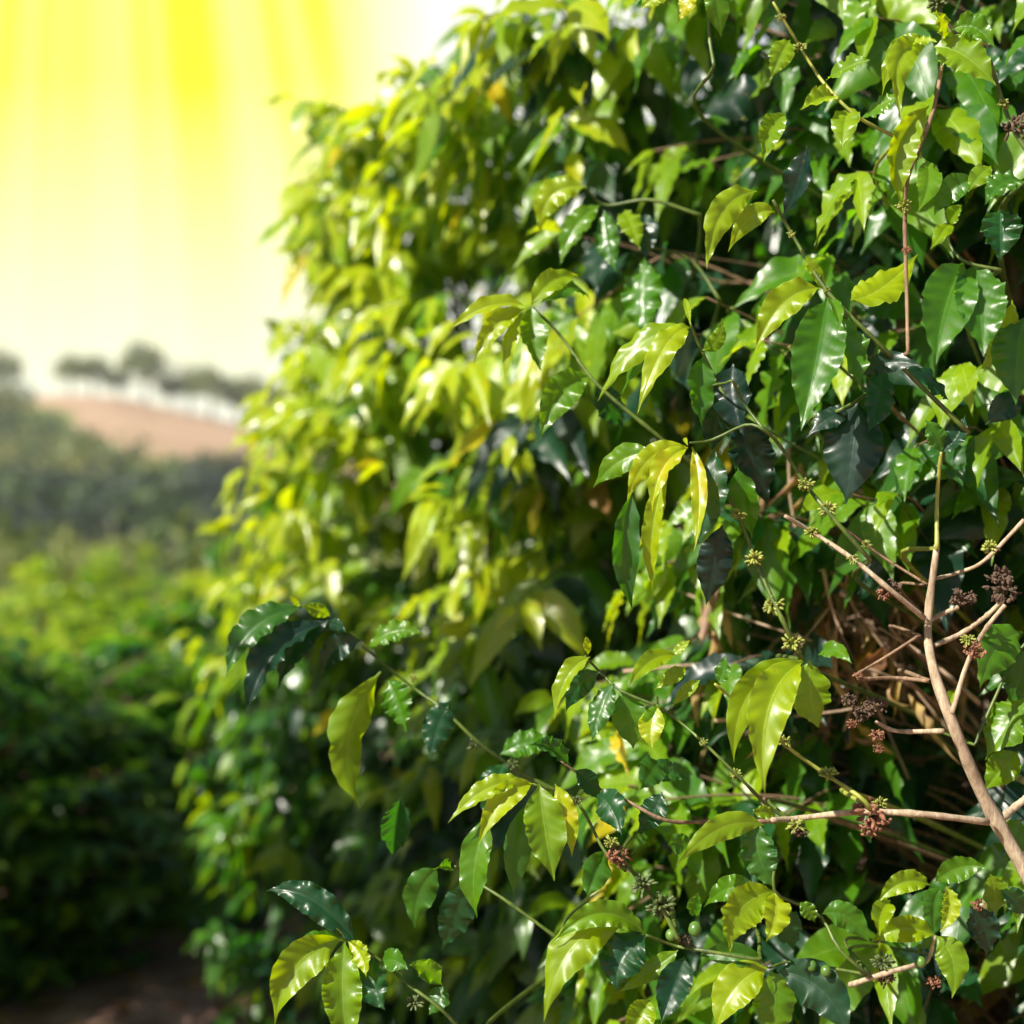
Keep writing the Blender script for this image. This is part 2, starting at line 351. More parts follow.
branch(1.43, shrubA, [([(876, 722), (897, 731), (944, 731)], 1.8, 2.6), ([(952, 713), (967, 664), (985, 630), (1005, 605)], 2.4, 2.0)], M_TAN, [], [(876, 705, 9, 'ddry'), (862, 712, 9, 'ddry'), (877, 735, 6, 'dry'), (878, 748, 5, 'dry'), (848, 700, 7, 'ddry'), (852, 724, 5, 'dry'), (975, 650, 9, 'dry'), (968, 640, 6, 'bud')])
branch(1.46, shrubA, [([(930, 580), (960, 572), (985, 560), (1024, 520)], 1.7, 2.0), ([(1000, 820), (1020, 803), (1040, 790)], 4.0, 3.4)], M_TAN, [], [(990, 548, 7, 'bud')])
branch(1.44, shrubA, [([(772, 820), (800, 818), (859, 812), (920, 814), (988, 822)], 2.6, 3.4)], M_TAN, [], [(872, 815, 15, 'dry'), (880, 803, 6, 'bud'), (868, 828, 9, 'dry'), (796, 826, 7, 'bud'), (800, 832, 6, 'ddry')])
branch(1.43, shrubA, [([(715, 684), (733, 699), (760, 722), (775, 734), (794, 752), (827, 775), (860, 797), (870, 808)], 1.8, 2.9)], M_YGREEN, [
    L(718, 683, 724, 655, 17, .55, c=(726, 672)), L(676, 655, 628, 688, 20, .85, c=(648, 652)), L(686, 668, 654, 690, 16, .8), L(700, 680, 672, 706, 14, .8)],
    [(785, 741, 6, 'bud'), (828, 774, 7, 'bud')])
branch(1.44, shrubA, [([(657, 705), (680, 722), (704, 743), (740, 778), (768, 806), (790, 820)], 1.5, 2.4)], M_GREEN, [
    L(657, 705, 652, 749, 28, .98, c=(648, 728)), L(660, 706, 640, 740, 18, .6)], [(704, 742, 4, 'bud'), (736, 774, 5, 'bud')])
branch(1.46, shrubB, [([(585, 656), (600, 672), (620, 690), (657, 706)], 1.5, 2.0)], M_GREEN, [
    L(590, 657, 554, 721, 25, .85, c=(562, 668)), L(600, 672, 566, 712, 26, .25, c=(575, 680), d=.03), L(613, 682, 592, 741, 28, .4, c=(598, 710), r=20), L(622, 690, 633, 749, 38, .55, c=(632, 720)),
    L(588, 655, 586, 636, 8, .95), L(672, 656, 690, 640, 10, .9)], [])
branch(1.46, shrubA, [([(560, 760), (598, 788), (625, 800), (665, 820), (705, 822), (774, 821)], 1.5, 3.0)], M_BROWN, [
    L(662, 792, 637, 833, 30, .2, c=(655, 815)), L(597, 795, 622, 836, 36, .3, c=(612, 800), r=25), L(660, 760, 640, 790, 30, .4), L(570, 765, 530, 745, 26, .35, c=(550, 742)), L(575, 770, 600, 800, 22, .25),
    L(640, 775, 690, 780, 28, .35, c=(665, 765))], [])
branch(1.44, shrubB, [([(533, 784), (575, 800), (604, 850), (625, 870)], 1.6, 2.4)], M_GREEN, [
    L(526, 782, 448, 823, 22, .9, c=(486, 776)), L(533, 784, 478, 846, 32, .98, c=(498, 786), d=-.02), L(489, 814, 477, 918, 36, .55, c=(466, 870), d=-.01, f=.3), L(530, 800, 514, 896, 32, .4, c=(514, 850), d=.01),
    L(539, 784, 554, 881, 46, .72, c=(544, 832), d=-.03, f=.35, r=-12), L(555, 784, 572, 857, 21, .98, c=(572, 815), d=-.01), L(606, 850, 587, 899, 32, .5, c=(592, 875), r=-25)],
    [(577, 800, 4, 'dark')])
branch(1.66, shrubB, [([(362, 646), (411, 686), (443, 709), (478, 742), (520, 772), (575, 800)], 1.6, 2.8)], M_GREEN, [
    L(302, 607, 226, 677, 38, .4, c=(240, 618), r=10), L(324, 624, 246, 717, 48, .1, c=(262, 640), d=-.04, r=20), L(330, 620, 278, 690, 28, .08, c=(288, 640), d=.0), L(361, 641, 322, 676, 30, .1, c=(330, 640)),
    L(381, 672, 360, 808, 46, .75, c=(326, 740), d=-.02, f=.1, r=-40), L(368, 648, 424, 634, 26, .6, c=(395, 622)), L(388, 680, 406, 733, 38, .5, c=(400, 700), r=30), L(326, 622, 346, 632, 12, .1), L(300, 607, 289, 596, 6, .8),
    L(330, 616, 300, 606, 14, .7), L(450, 700, 430, 760, 34, .2), L(500, 755, 560, 745, 30, .5, c=(530, 735)), L(505, 762, 485, 820, 34, .3)],
    [(443, 710, 5.5, 'dark'), (475, 745, 6, 'dark'), (513, 764, 6, 'dark'), (414, 678, 4, 'bud')])
branch(1.47, shrubB, [([(345, 938), (380, 960), (409, 985), (442, 1010), (480, 1050)], 1.6, 2.8)], M_GREEN, [
    L(359, 947, 266, 891, 34, .22, c=(310, 880), d=.02, k=.11, r=15), L(344, 939, 275, 1024, 48, .8, c=(282, 950), d=-.02, k=.1, f=.4), L(345, 940, 350, 1050, 46, .72, c=(338, 1000), d=-.03, f=.35),
    L(348, 941, 366, 977, 21, .95, c=(366, 955)), L(344, 938, 290, 966, 26, .5, c=(310, 935), d=.04), L(374, 957, 385, 1010, 36, .3, c=(368, 990), k=.14), L(380, 962, 408, 970, 22, .5, c=(396, 955)),
    L(442, 985, 409, 965, 22, .6, c=(425, 962)), L(443, 986, 429, 1015, 28, .4), L(344, 937, 336, 928, 5, .95)], [(415, 1002, 7, 'dark')])
branch(1.52, shrubB, [([(455, 866), (470, 878), (505, 900), (560, 940)], 1.6, 2.4)], M_GREEN, [
    L(438, 867, 415, 928, 36, .45, c=(412, 890)), L(470, 880, 442, 950, 38, .25, c=(455, 915), d=.02), L(452, 868, 437, 868, 14, .5), L(401, 797, 393, 858, 38, .25, d=.1)], [])
branch(1.42, shrubA, [([(937, 2), (944, 38), (934, 108), (912, 165), (905, 207), (907, 304), (908, 352)], 2.6, 2.4)], M_BROWN, [
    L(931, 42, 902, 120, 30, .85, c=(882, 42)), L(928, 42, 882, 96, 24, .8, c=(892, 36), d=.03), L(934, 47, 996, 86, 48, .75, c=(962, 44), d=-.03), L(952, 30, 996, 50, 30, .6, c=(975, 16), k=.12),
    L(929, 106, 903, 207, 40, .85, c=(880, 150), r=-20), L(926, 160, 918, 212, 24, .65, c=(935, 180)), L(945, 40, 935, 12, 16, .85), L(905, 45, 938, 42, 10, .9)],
    [(937, 4, 8, 'dark'), (915, 155, 5, 'bud'), (904, 206, 6, 'bud'), (907, 250, 4, 'dry')])
branch(1.52, shrubA, [([(773, 2), (808, 60), (828, 88), (858, 117), (898, 138)], 1.7, 2.4)], M_YGREEN, [
    L(785, 114, 764, 164, 30, .7, c=(762, 130)), L(826, 80, 870, 60, 26, .7), L(850, 108, 842, 150, 30, .8), L(790, 40, 770, 80, 26, .8), L(835, 95, 800, 110, 24, .9), L(862, 118, 900, 96, 26, .6)], [(781, 18, 4, 'bud'), (800, 47, 5, 'bud')])
branch(1.40, shrubA, [([(948, 222), (950, 245), (966, 262), (1000, 270)], 1.6, 2.4)], M_GREEN, [
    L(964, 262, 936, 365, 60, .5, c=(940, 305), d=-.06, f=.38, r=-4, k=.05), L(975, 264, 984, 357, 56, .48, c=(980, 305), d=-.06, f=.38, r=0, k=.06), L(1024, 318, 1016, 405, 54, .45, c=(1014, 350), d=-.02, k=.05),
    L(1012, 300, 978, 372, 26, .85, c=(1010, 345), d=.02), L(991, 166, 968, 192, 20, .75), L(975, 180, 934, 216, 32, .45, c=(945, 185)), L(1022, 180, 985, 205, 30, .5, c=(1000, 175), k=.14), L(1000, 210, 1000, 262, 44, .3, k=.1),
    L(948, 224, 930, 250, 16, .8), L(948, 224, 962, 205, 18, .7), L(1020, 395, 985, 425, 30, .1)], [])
branch(1.41, shrubA, [([(990, 60), (1002, 100), (1014, 130), (1040, 170)], 2.4, 3.4)], M_GREEN, [], [(1016, 128, 12, 'ddry'), (1004, 104, 5, 'bud')])
branch(1.42, shrubA, [([(935, 936), (928, 960), (915, 965), (880, 975), (850, 985)], 1.6, 2.8)], M_TAN, [
    L(930, 885, 877, 904, 27, .8, c=(900, 872)), L(934, 935, 871, 942, 34, .8, c=(900, 920), k=.1), L(940, 888, 934, 934, 32, .45, c=(930, 905)), L(946, 886, 940, 932, 20, .95, c=(956, 910)), L(936, 936, 952, 998, 34, .7, c=(962, 955), f=.3),
    L(935, 882, 988, 868, 28, .55, c=(960, 860)), L(990, 874, 994, 920, 30, .7, c=(998, 895)), L(970, 906, 986, 957, 34, .12, c=(990, 925)), L(1000, 890, 1030, 915, 26, .3), L(934, 936, 925, 950, 12, .5),
    L(890, 900, 880, 936, 24, .8, c=(876, 915))],
    [(883, 962, 9, 'dark'), (886, 976, 9, 'ddry'), (934, 982, 6, 'dry'), (978, 905, 6, 'dry'), (954, 916, 4, 'dry')])
branch(1.41, shrubA, [([(754, 810), (757, 822), (775, 850), (774, 890), (800, 905), (822, 918), (840, 950), (870, 976)], 1.6, 2.2)], M_GREEN, [
    L(774, 891, 730, 952, 46, .85, c=(728, 900), d=-.02, f=.2, k=.06), L(774, 891, 766, 942, 32, .95, c=(780, 915), d=-.03), L(757, 822, 775, 889, 40, .4, c=(754, 860), f=.3, k=.09), L(764, 825, 676, 866, 28, .8, c=(720, 812)),
    L(753, 812, 776, 815, 14, .8), L(822, 914, 871, 946, 30, .5, c=(850, 905)), L(800, 902, 815, 922, 16, .6), L(757, 893, 704, 907, 28, .6, c=(730, 876), d=.03), L(780, 905, 795, 950, 34, .3, d=.03)],
    [], label=None)
branch(1.43, shrubA, [([(769, 968), (790, 962), (830, 968), (870, 975)], 1.6, 2.2)], M_GREEN, [
    L(768, 967, 716, 1032, 44, .88, c=(726, 980), d=-.02, k=.05), L(771, 970, 768, 1045, 46, .6, c=(780, 1005), d=-.01), L(777, 971, 850, 1040, 50, .18, c=(830, 975), r=20), L(765, 963, 698, 957, 28, .45, c=(730, 946)),
    L(790, 960, 830, 1000, 30, .4, d=.03)], [])
branch(1.43, shrubB, [([(646, 935), (676, 946), (700, 950), (760, 960)], 1.7, 2.6), ([(612, 845), (643, 885), (661, 906), (678, 940)], 2.4, 3.2)], M_GREEN, [
    L(646, 935, 552, 944, 30, .7, c=(600, 888)), L(625, 925, 544, 1022, 46, .82, c=(560, 920), k=.1, f=.3), L(646, 936, 617, 991, 50, .2, c=(612, 955), r=15), L(678, 950, 618, 993, 20, .65, c=(655, 970)),
    L(685, 957, 661, 1024, 40, .12, c=(672, 990)), L(650, 1000, 630, 1040, 36, .75), L(692, 916, 698, 892, 15, .55), L(668, 845, 690, 852, 22, .5, c=(680, 838))],
    [(617, 856, 10, 'dry'), (643, 885, 10, 'dark'), (661, 906, 11, 'dark'), (612, 842, 6, 'bud'), (684, 940, 6, 'ddry')])
branch(1.80, shrubB, [([(584, 186), (605, 205), (650, 200), (700, 215)], 1.6, 2.4), ([(640, 245), (690, 260), (720, 300)], 1.5, 2.2)], M_GREEN, [
    L(587, 187, 540, 234, 34, .9, c=(540, 182)), L(604, 210, 616, 272, 28, .5, c=(604, 240), r=30), L(600, 205, 560, 266, 28, .6, c=(570, 220)), L(645, 258, 646, 338, 46, .5, c=(640, 300), r=20), L(645, 214, 646, 262, 30, .08), L(625, 210, 640, 250, 26, .8)], [])
branch(1.55, shrubA, [([(712, -20), (709, 30), (714, 66)], 1.8, 2.4)], M_GREEN, [
    L(712, -14, 721, 38, 24, .6), L(696, -12, 677, 24, 20, 1.0), L(668, -10, 640, 10, 22, .9)], [])
branch(1.50, shrubA, [([(1060, 620), (1020, 650), (985, 720), (975, 745)], 2.4, 1.8)], M_GREEN, [
    L(1022, 632, 980, 690, 46, .55, c=(990, 640)), L(1024, 700, 985, 760, 50, .6, c=(1010, 720), r=25), L(1018, 752, 985, 790, 36, .7), L(955, 690, 945, 715, 14, .8), L(1024, 650, 1010, 705, 44, .4), L(1020, 820, 1004, 860, 34, .6)], [])

def leaf_normal(axis, roll):
    """upper side: mostly to the open side of the hedge, turned by roll about the midrib"""
    v = nrm(np.array([-0.10, -1.0, 0.35]))
    n = nrm(v - axis*(v @ axis)); b = np.cross(axis, n)
    return n*math.cos(roll) + b*math.sin(roll)

nleaf = 0
for depth, shrub, paths, mat, lv, cl, label, ends in BR:
    off = np.array(shrub.location)
    bg = Bag()
    for pts, r0, r1 in paths:
        p = smooth_path([P(x, y, depth + 0.015*math.sin(i*1.7)) for i, (x, y) in enumerate(pts)], 26)
        # the woody end runs on back into the bush
        last = p[-1]; inn = off + np.array([0, 0, max(0.4, last[2]-0.25)])
        if mat is not M_TAN or len(cl) == 0:
            tail = smooth_path([last, last+(last-p[-3])*.6+np.array([.01, .16, -.01]), last*.6+inn*.4+np.array([0, .12, 0]), inn], 15)[1:]
            if label and 'bare tan stem' in label: tail = smooth_path([last, off*.5+last*.5*np.array([1, 1, .4]), off+np.array([0, 0, .02])], 10)[1:]
            p = np.vstack([p, tail])
            rr = np.concatenate([np.linspace(r0, r1, len(p)-len(tail)), np.linspace(r1*1.05, r1*(1.9 if label and 'bare tan stem' in label else 1.2), len(tail))])
            if mat is not M_TAN: rr = rr*.78
        else:
            rr = np.linspace(r0, r1, len(p))
        rr = rr/F*depth
        s = np.arange(len(rr)); rr = rr*(1+.16*np.exp(-((s % 7)-3)**2/.5)) * (1+.06*np.sin(s*2.3))
        bg.add(*tube(p, rr, 10))
    br = link('stem' if label and 'bare' in label else 'branch', bg.mesh('branch', mat, off), shrub)
    if label: br['label'] = label
    for bx, by, tx, ty, w, tone, k in lv:
        g = rng
        B = P(bx, by, depth + k.get('b', 0)); dd = k.get('d', g.uniform(-.05, .02))
        T = P(tx, ty, depth + dd)
        ln = np.linalg.norm(T-B)
        if 'c' in k: C_ = P(k['c'][0]*1.0, k['c'][1]*1.0, depth + dd*.4 - .10*ln)
        else: C_ = (B+T)/2 + np.array([g.uniform(-.08, .08)*ln, -.14*ln, .10*ln])
        ax = nrm(T-B); N_ = leaf_normal(ax, R(k.get('r', g.uniform(-22, 22))))
        W_ = w/F*depth*(.94 if w > 24 else 1.04)
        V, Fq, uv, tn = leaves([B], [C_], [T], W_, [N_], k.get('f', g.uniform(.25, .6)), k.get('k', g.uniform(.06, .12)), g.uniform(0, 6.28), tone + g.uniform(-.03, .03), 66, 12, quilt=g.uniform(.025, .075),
                               curl=g.uniform(-.5, .1), twist=k.get('tw', g.uniform(-.5, .5)))
        if w >= 16: V = V  # large blade
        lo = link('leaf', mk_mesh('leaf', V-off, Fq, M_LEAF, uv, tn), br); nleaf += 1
    for cx, cy, r, kind in cl:
        link(CL_NAME[kind], cluster_mesh(P(cx, cy, depth-.004), r/F*depth*1.3, kind, off), br)
# green coffee fruit
for (x, y, r, d) in ((826, 971, 6.5, 1.40), (812, 966, 6, 1.41), (671, 935, 6.5, 1.42), (695, 929, 8, 1.43), (921, 962, 6, 1.41)):
    V, Fq = blob(P(x, y, d), r/F*d*.85, nrm([.2, .3, 1]), 1.12, 14, 10)
    link('coffee_fruit', mk_mesh('coffee_fruit', V-A0, Fq, M_CHERRY), shrubA)
print('hero leaves', nleaf)

# ------------------------------------------------------------------ the mass of the near row
SIL = [(505, -12), (425, 66), (338, 122), (294, 178), (290, 245), (348, 300), (278, 340), (262, 400), (245, 455), (232, 540), (200, 640), (192, 720), (196, 800), (206, 900), (215, 1000), (230, 1300), (1500, 1300), (1500, -260), (640, -260), (560, -60)]
def inside(px, py, poly=SIL):
    c = np.zeros(len(px), bool); n = len(poly)
    for i in range(n):
        x1, y1 = poly[i]; x2, y2 = poly[(i+1) % n]
        m = ((y1 > py) != (y2 > py)) & (px < (x2-x1)*(py-y1)/((y2-y1) or 1e-9)+x1)
        c ^= m
    return c

TR = np.array([A0, B0, C0])
def mass(n):
    g = np.random.default_rng(11)
    out = []
    while len(out) < n:
        px = g.uniform(170, 1480, 4000); py = g.uniform(-240, 1290, 4000)
        fd = face_depth(px)
        t = g.uniform(0, 1, 4000)**1.3 * 1.0
        d = fd + t + .05
        keep = inside(px, py) & (g.uniform(size=4000) < (d/3.7)**1.7)
        # open, twiggy hollows in the front layers
        for hx, hy, hr, hp in ((820, 620, 100, .88), (770, 250, 70, .55), (700, 40, 45, .5), (570, 590, 45, .5), (560, 150, 50, .4), (900, 640, 95, .88), (480, 420, 40, .3), (700, 765, 45, .6)):
            q = ((px-hx)**2+(py-hy)**2 < hr**2) & (t < .75)
            keep &= ~(q & (g.uniform(size=4000) < hp))
        for i in np.where(keep)[0]:
            p = P(px[i], py[i], d[i])
            if p[2] < .12: continue
            h_ = math.sin(p[0]*9.3+p[2]*4.1+1.0)*math.sin(p[2]*8.7+p[1]*3.7)+.5*math.sin(p[0]*17+p[2]*15+p[1]*9)
            if h_ > .08 and t[i] < .8 and (px[i] > 380 or py[i] > 420) and g.uniform() < .9: continue
            out.append((p, px[i], py[i], t[i]))
            if len(out) >= n: break
    return out

def build_mass(shoots):
    bags = [(Bag(), Bag(), Bag()) for _ in range(3)]   # leaves, stems, buds
    acc = [[[] for _ in range(8)] for _ in range(3)]
    g = np.random.default_rng(5)
    for p, px, py, t in shoots:
        k = int(np.argmin(np.linalg.norm((TR-p)[:, :2], axis=1) - np.array([.0, .0, .1])))
        tr = TR[k]
        out = p - tr; out[2] = 0; rr = np.linalg.norm(out); out = out/max(rr, 1e-6)
        # outward and towards the open side, rising a little then drooping
        d = nrm(out*0.8 + np.array([-.45, -.55, 0]) + g.normal(size=3)*.35 + np.array([0, 0, g.uniform(-.25, .5)]))
        n_nodes = g.integers(3, 7); step = g.uniform(.036, .055)
        base = tr + np.array([0, 0, max(.15, p[2]-g.uniform(.1, .35))]) + out*.03
        L_ = n_nodes*step
        mid = p - d*L_
        path = smooth_path([base, base*.45+mid*.55+np.array([0, 0, .03]), mid, p - d*L_*.5 + np.array([0, 0, .01]), p], 16)
        bags[k][1].add(*tube(path, np.linspace(.0032, .0011, len(path)), 5))
        side0 = nrm(np.cross(d, [0, 0, 1.]))
        vig = g.uniform(-.14, .14); shoot_old = g.uniform() < .14
        for i in range(n_nodes+1):
            q = p - d*step*i
            young = 1 - i/max(n_nodes, 1)
            if i == 0: prs = [(1, .55), (-1, .55)]
            else: prs = [(1, 1), (-1, 1)]
            alt = (i % 2)*0.5
            for sgn, _ in prs:
                if g.uniform() < .13: continue
                s = side0*sgn
                fwd = .95 if i == 0 else .45
                ax = nrm(s*(.75 if i else .45) + d*fwd + np.array([0, 0, -g.uniform(.2, 1.5)]) + g.normal(size=3)*.2 + np.array([0, 0, .3*(alt)]))
                ln = (g.uniform(.088, .142) if px < 560 else g.uniform(.08, .14))*(.65 if i == 0 else 1)
                C_ = q + ax*ln*.5 + np.array([0, 0, .16*ln]); T = q + ax*ln + np.array([0, 0, -g.uniform(.05, .35)*ln])
                N_ = nrm(np.array([0, 0, 1.])*.6 + out*.55 + np.array([-.3, -.4, 0]) + g.normal(size=3)*.3)
                old = (shoot_old and i > 0) or (i > 1 and g.uniform() < .12)
                tone = .30 + .55*young**1.1 + vig + g.normal()*.10
                if t > .3: tone -= .16  # deeper leaves darkened: inner shadow put into the leaf tone
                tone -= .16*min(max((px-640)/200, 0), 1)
                tone += .30*np.clip((720-px)/250, 0, 1)*np.clip((700-py)/150, 0, 1)  # sunlit upper left brightened through the leaf tone
                tone -= .17*min(max((py-600)/120, 0), 1)*min(max((760-px)/200, 0), 1)  # shade over the lower left put into the leaf tone
                if old and not (px < 470 and py < 560): tone = g.uniform(.0, .25)
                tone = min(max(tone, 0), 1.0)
                x = g.uniform()
                if x < .006: tone = 1.08
                elif x < .016 and px > 550 and t > .3: tone = 1.22
                A = acc[k]
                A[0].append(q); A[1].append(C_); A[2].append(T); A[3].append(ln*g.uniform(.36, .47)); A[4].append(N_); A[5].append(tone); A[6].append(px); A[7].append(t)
            if i and px > 560 and g.uniform() < .4 and t < .5:
                for _ in range(9):
                    dd = nrm(g.normal(size=3)); bags[k][2].add(*blob(q+dd*.005, .0011, dd, 2.0, 5, 3))
    return bags, acc

shoots = mass(1420)
g = np.random.default_rng(55)
# longer shoots standing out of the outline
for (x_, y_) in ((312, 100), (345, 100), (298, 178), (296, 205), (308, 240), (405, 62), (425, 75), (300, 350), (266, 395), (285, 330), (252, 450), (232, 520), (222, 585), (205, 640), (192, 700), (194, 770), (200, 850), (208, 930), (490, 0), (340, 275), (240, 480)):
    for _ in range(2):
        d_ = float(face_depth(x_)) + g.uniform(.05, .4); px_, py_ = x_+g.normal()*7, y_+g.normal()*9
        shoots.append((P(px_, py_, d_), px_, py_, .1))
# more leaves low in the middle, behind the front sprays
for _ in range(70):
    px_, py_ = g.uniform(400, 760), g.uniform(690, 1060); d_ = float(face_depth(px_)) + g.uniform(-.05, .25)
    shoots.append((P(px_, py_, d_), px_, py_, .1))
bags, acc = build_mass(shoots)
for k, sh in enumerate((shrubA, shrubB, shrubC)):
    off = TR[k]
    A = [np.array(a) for a in acc[k]]
    n = len(A[0]); g = np.random.default_rng(20+k)
    print('mass leaves', k, n)
    nu, nv, mt = ((36, 6, M_LEAF), (10, 4, M_LEAF), (8, 4, M_LEAF2))[k]
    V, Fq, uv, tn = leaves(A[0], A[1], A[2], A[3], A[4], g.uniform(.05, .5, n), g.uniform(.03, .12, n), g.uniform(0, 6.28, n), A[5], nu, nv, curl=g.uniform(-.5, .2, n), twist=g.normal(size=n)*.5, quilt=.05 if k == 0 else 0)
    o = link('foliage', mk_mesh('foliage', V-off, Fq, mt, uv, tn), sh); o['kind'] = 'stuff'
    o = link('side_branches', bags[k][1].mesh('side_branches', M_GREEN if k else M_BROWN, off), sh); o['kind'] = 'stuff'
    if bags[k][2].n:
        o = link('small_buds', bags[k][2].mesh('small_buds', M_BUD, off), sh); o['kind'] = 'stuff'
    # trunk with a few upright stems
    bg = Bag()
    for s in range(3):
        a = g.uniform(0, 6.28); top = off + np.array([.16*math.cos(a), .16*math.sin(a), g.uniform(2.0, 2.5)])
        pth = smooth_path([off + np.array([.03*math.cos(a), .03*math.sin(a), -.05]), off + np.array([.10*math.cos(a), .08*math.sin(a), .7]), off*.3+top*.7+np.array([0, 0, -.1]), top], 30)
        bg.add(*tube(pth, np.linspace(.028, .006, len(pth))*(1+.05*np.sin(np.arange(len(pth))*1.9)), 10))
    link('trunk', bg.mesh('trunk', M_TRUNK, off), sh)

# bare dead twigs and caught dead leaves in the hollows of the shrub on the right
bt, dl = Bag(), []
g = np.random.default_rng(3)
for i in range(125):
    hx, hy, sx, sy = ((820, 630, 90, 70), (880, 600, 80, 60), (910, 640, 90, 90), (860, 590, 80, 60), (950, 560, 60, 50), (840, 650, 80, 60))[i % 6]
    x, y = g.normal(hx, sx*.6), g.normal(hy, sy*.6); d = g.uniform(1.78, 2.1)
    a = P(x, y, d); dr = nrm(np.array([g.normal()*.5, .4+g.normal()*.4, g.normal()*.8])); ln = g.uniform(.08, .28)
    b = a + dr*ln; m = (a+b)/2 + g.normal(size=3)*.012
    bt.add(*tube(smooth_path([a, m, b], 8), np.linspace(.0012, g.uniform(.0018, .004), 9)[:len(smooth_path([a, m, b], 8))], 6))
    for _ in range(2):
        if g.uniform() < .7:
            q = a + (b-a)*g.uniform(.1, .9); ax = nrm(np.array([g.normal()*.4, g.normal()*.3, -1])); l2 = g.uniform(.03, .09)
            dl.append((q, q+ax*l2*.5+g.normal(size=3)*.012, q+ax*l2+g.normal(size=3)*.012, l2*g.uniform(.2, .45), nrm(g.normal(size=3)), 1.2+g.uniform(-.03, .05)))
o = link('dead_twigs', bt.mesh('dead_twigs', M_DEAD, A0), shrubA); o['kind'] = 'stuff'
q = [np.array(z) for z in zip(*dl)]; n = len(q[0])
V, Fq, uv, tn = leaves(q[0], q[1], q[2], q[3], q[4], g.uniform(.2, 1.0, n), g.uniform(.05, .16, n), g.uniform(0, 6, n), q[5], 10, 6, curl=g.uniform(-.5, 1.2, n), twist=g.normal(size=n))
o = link('dead_leaves', mk_mesh('dead_leaves', V-A0, Fq, M_LEAF2, uv, tn), shrubA); o['kind'] = 'stuff'

# ------------------------------------------------------------------ terrain
PY = np.array([-60, -10, 0, 8, 20, 60, 80, 120, 170, 200, 225, 262, 300, 420, 900])
PZ = np.array([.6, .1, 0, 0, -1.0, -6.2, -6.2, -2.5, 3.0, 7.6, 14.5, 20.6, 22.0, 14.0, -5.0])
def ter(x, y):
    x = np.asarray(x, float); y = np.asarray(y, float)
    z = np.interp(y, PY, PZ)
    f = np.clip((y-120)/140, 0, 1)
    z = z - f*np.clip(x+72, 0, 200)*.15 - f*np.clip(x-60, 0, 400)*.03
    z = z + f*2.2*np.sin(x*.045+y*.02) + np.clip((y-20)/60, 0, 1)*.6*np.sin(x*.11+1.3)*np.sin(y*.07)
    return z + .035*np.sin(x*3.1+.4)*np.sin(y*2.3)*np.clip(1-np.abs(y)/60, 0, 1)

ys = np.concatenate([np.linspace(-60, -2, 12), np.linspace(-1, 12, 66), np.linspace(13, 60, 40), np.linspace(64, 330, 80), np.linspace(345, 900, 20)])
xs = np.concatenate([np.linspace(-700, -130, 18), np.linspace(-120, -13, 50), np.linspace(-12, 6, 90), np.linspace(7, 60, 24), np.linspace(70, 700, 20)])
X, Y = np.meshgrid(xs, ys); Z = ter(X, Y)
nx = len(xs); i = np.arange(len(ys)-1)[:, None]*nx + np.arange(nx-1)[None, :]
Fq = np.stack([i, i+1, i+nx+1, i+nx], -1).reshape(-1, 4)
m, nt, ns, ls = new_mat('earth_and_grass')
out = ns.new('ShaderNodeOutputMaterial'); b = ns.new('ShaderNodeBsdfPrincipled'); b.inputs['Roughness'].default_value = .95
geo = ns.new('ShaderNodeNewGeometry'); sep = ns.new('ShaderNodeSeparateXYZ'); ls.new(geo.outputs['Position'], sep.inputs[0])
def noise(scale, detail=5):
    n = ns.new('ShaderNodeTexNoise'); n.inputs['Scale'].default_value = scale; n.inputs['Detail'].default_value = detail
    ls.new(geo.outputs['Position'], n.inputs['Vector']); return n.outputs['Fac']
def rampc(f, a, bcol, p0=.35, p1=.65):
    r = ns.new('ShaderNodeValToRGB'); r.color_ramp.elements[0].position = p0; r.color_ramp.elements[1].position = p1
    r.color_ramp.elements[0].color = (*a, 1); r.color_ramp.elements[1].color = (*bcol, 1); ls.new(f, r.inputs[0]); return r.outputs[0]
def mixc(f, a, b_):
    x = ns.new('ShaderNodeMix'); x.data_type = 'RGBA'; ls.new(f, x.inputs['Factor']); ls.new(a, x.inputs['A']); ls.new(b_, x.inputs['B']); return x.outputs['Result']
soil = rampc(noise(7), (.20, .095, .07), (.46, .27, .20))
grass = rampc(noise(.12), (.085, .12, .02), (.20, .22, .04))
field = rampc(noise(.09), (.30, .19, .115), (.42, .275, .17))
f1 = math_n(ns, ls, 'MULTIPLY', math_n(ns, ls, 'SUBTRACT', sep.outputs[1], 9.0), .2, clamp=True)
c = mixc(f1, soil, grass)
# dry ploughed field on the hill: behind the line (-74,258)-(-44,203)
ln_ = math_n(ns, ls, 'ADD', math_n(ns, ls, 'MULTIPLY', math_n(ns, ls, 'ADD', sep.outputs[0], 44.0), 1.53), math_n(ns, ls, 'SUBTRACT', sep.outputs[1], 186.0))
ln_ = math_n(ns, ls, 'ADD', ln_, math_n(ns, ls, 'MULTIPLY', math_n(ns, ls, 'SUBTRACT', noise(.05), .5), 26.0))
f2 = math_n(ns, ls, 'MULTIPLY', math_n(ns, ls, 'MULTIPLY', ln_, .25, clamp=True), math_n(ns, ls, 'MULTIPLY', math_n(ns, ls, 'SUBTRACT', sep.outputs[1], 176.0), .1, clamp=True), clamp=True)
c = mixc(f2, c, field)
ls.new(c, b.inputs['Base Color'])
bp = ns.new('ShaderNodeBump'); bp.inputs['Distance'].default_value = .03; ls.new(noise(14, 8), bp.inputs['Height']); ls.new(bp.outputs[0], b.inputs['Normal'])
ls.new(b.outputs[0], out.inputs[0])
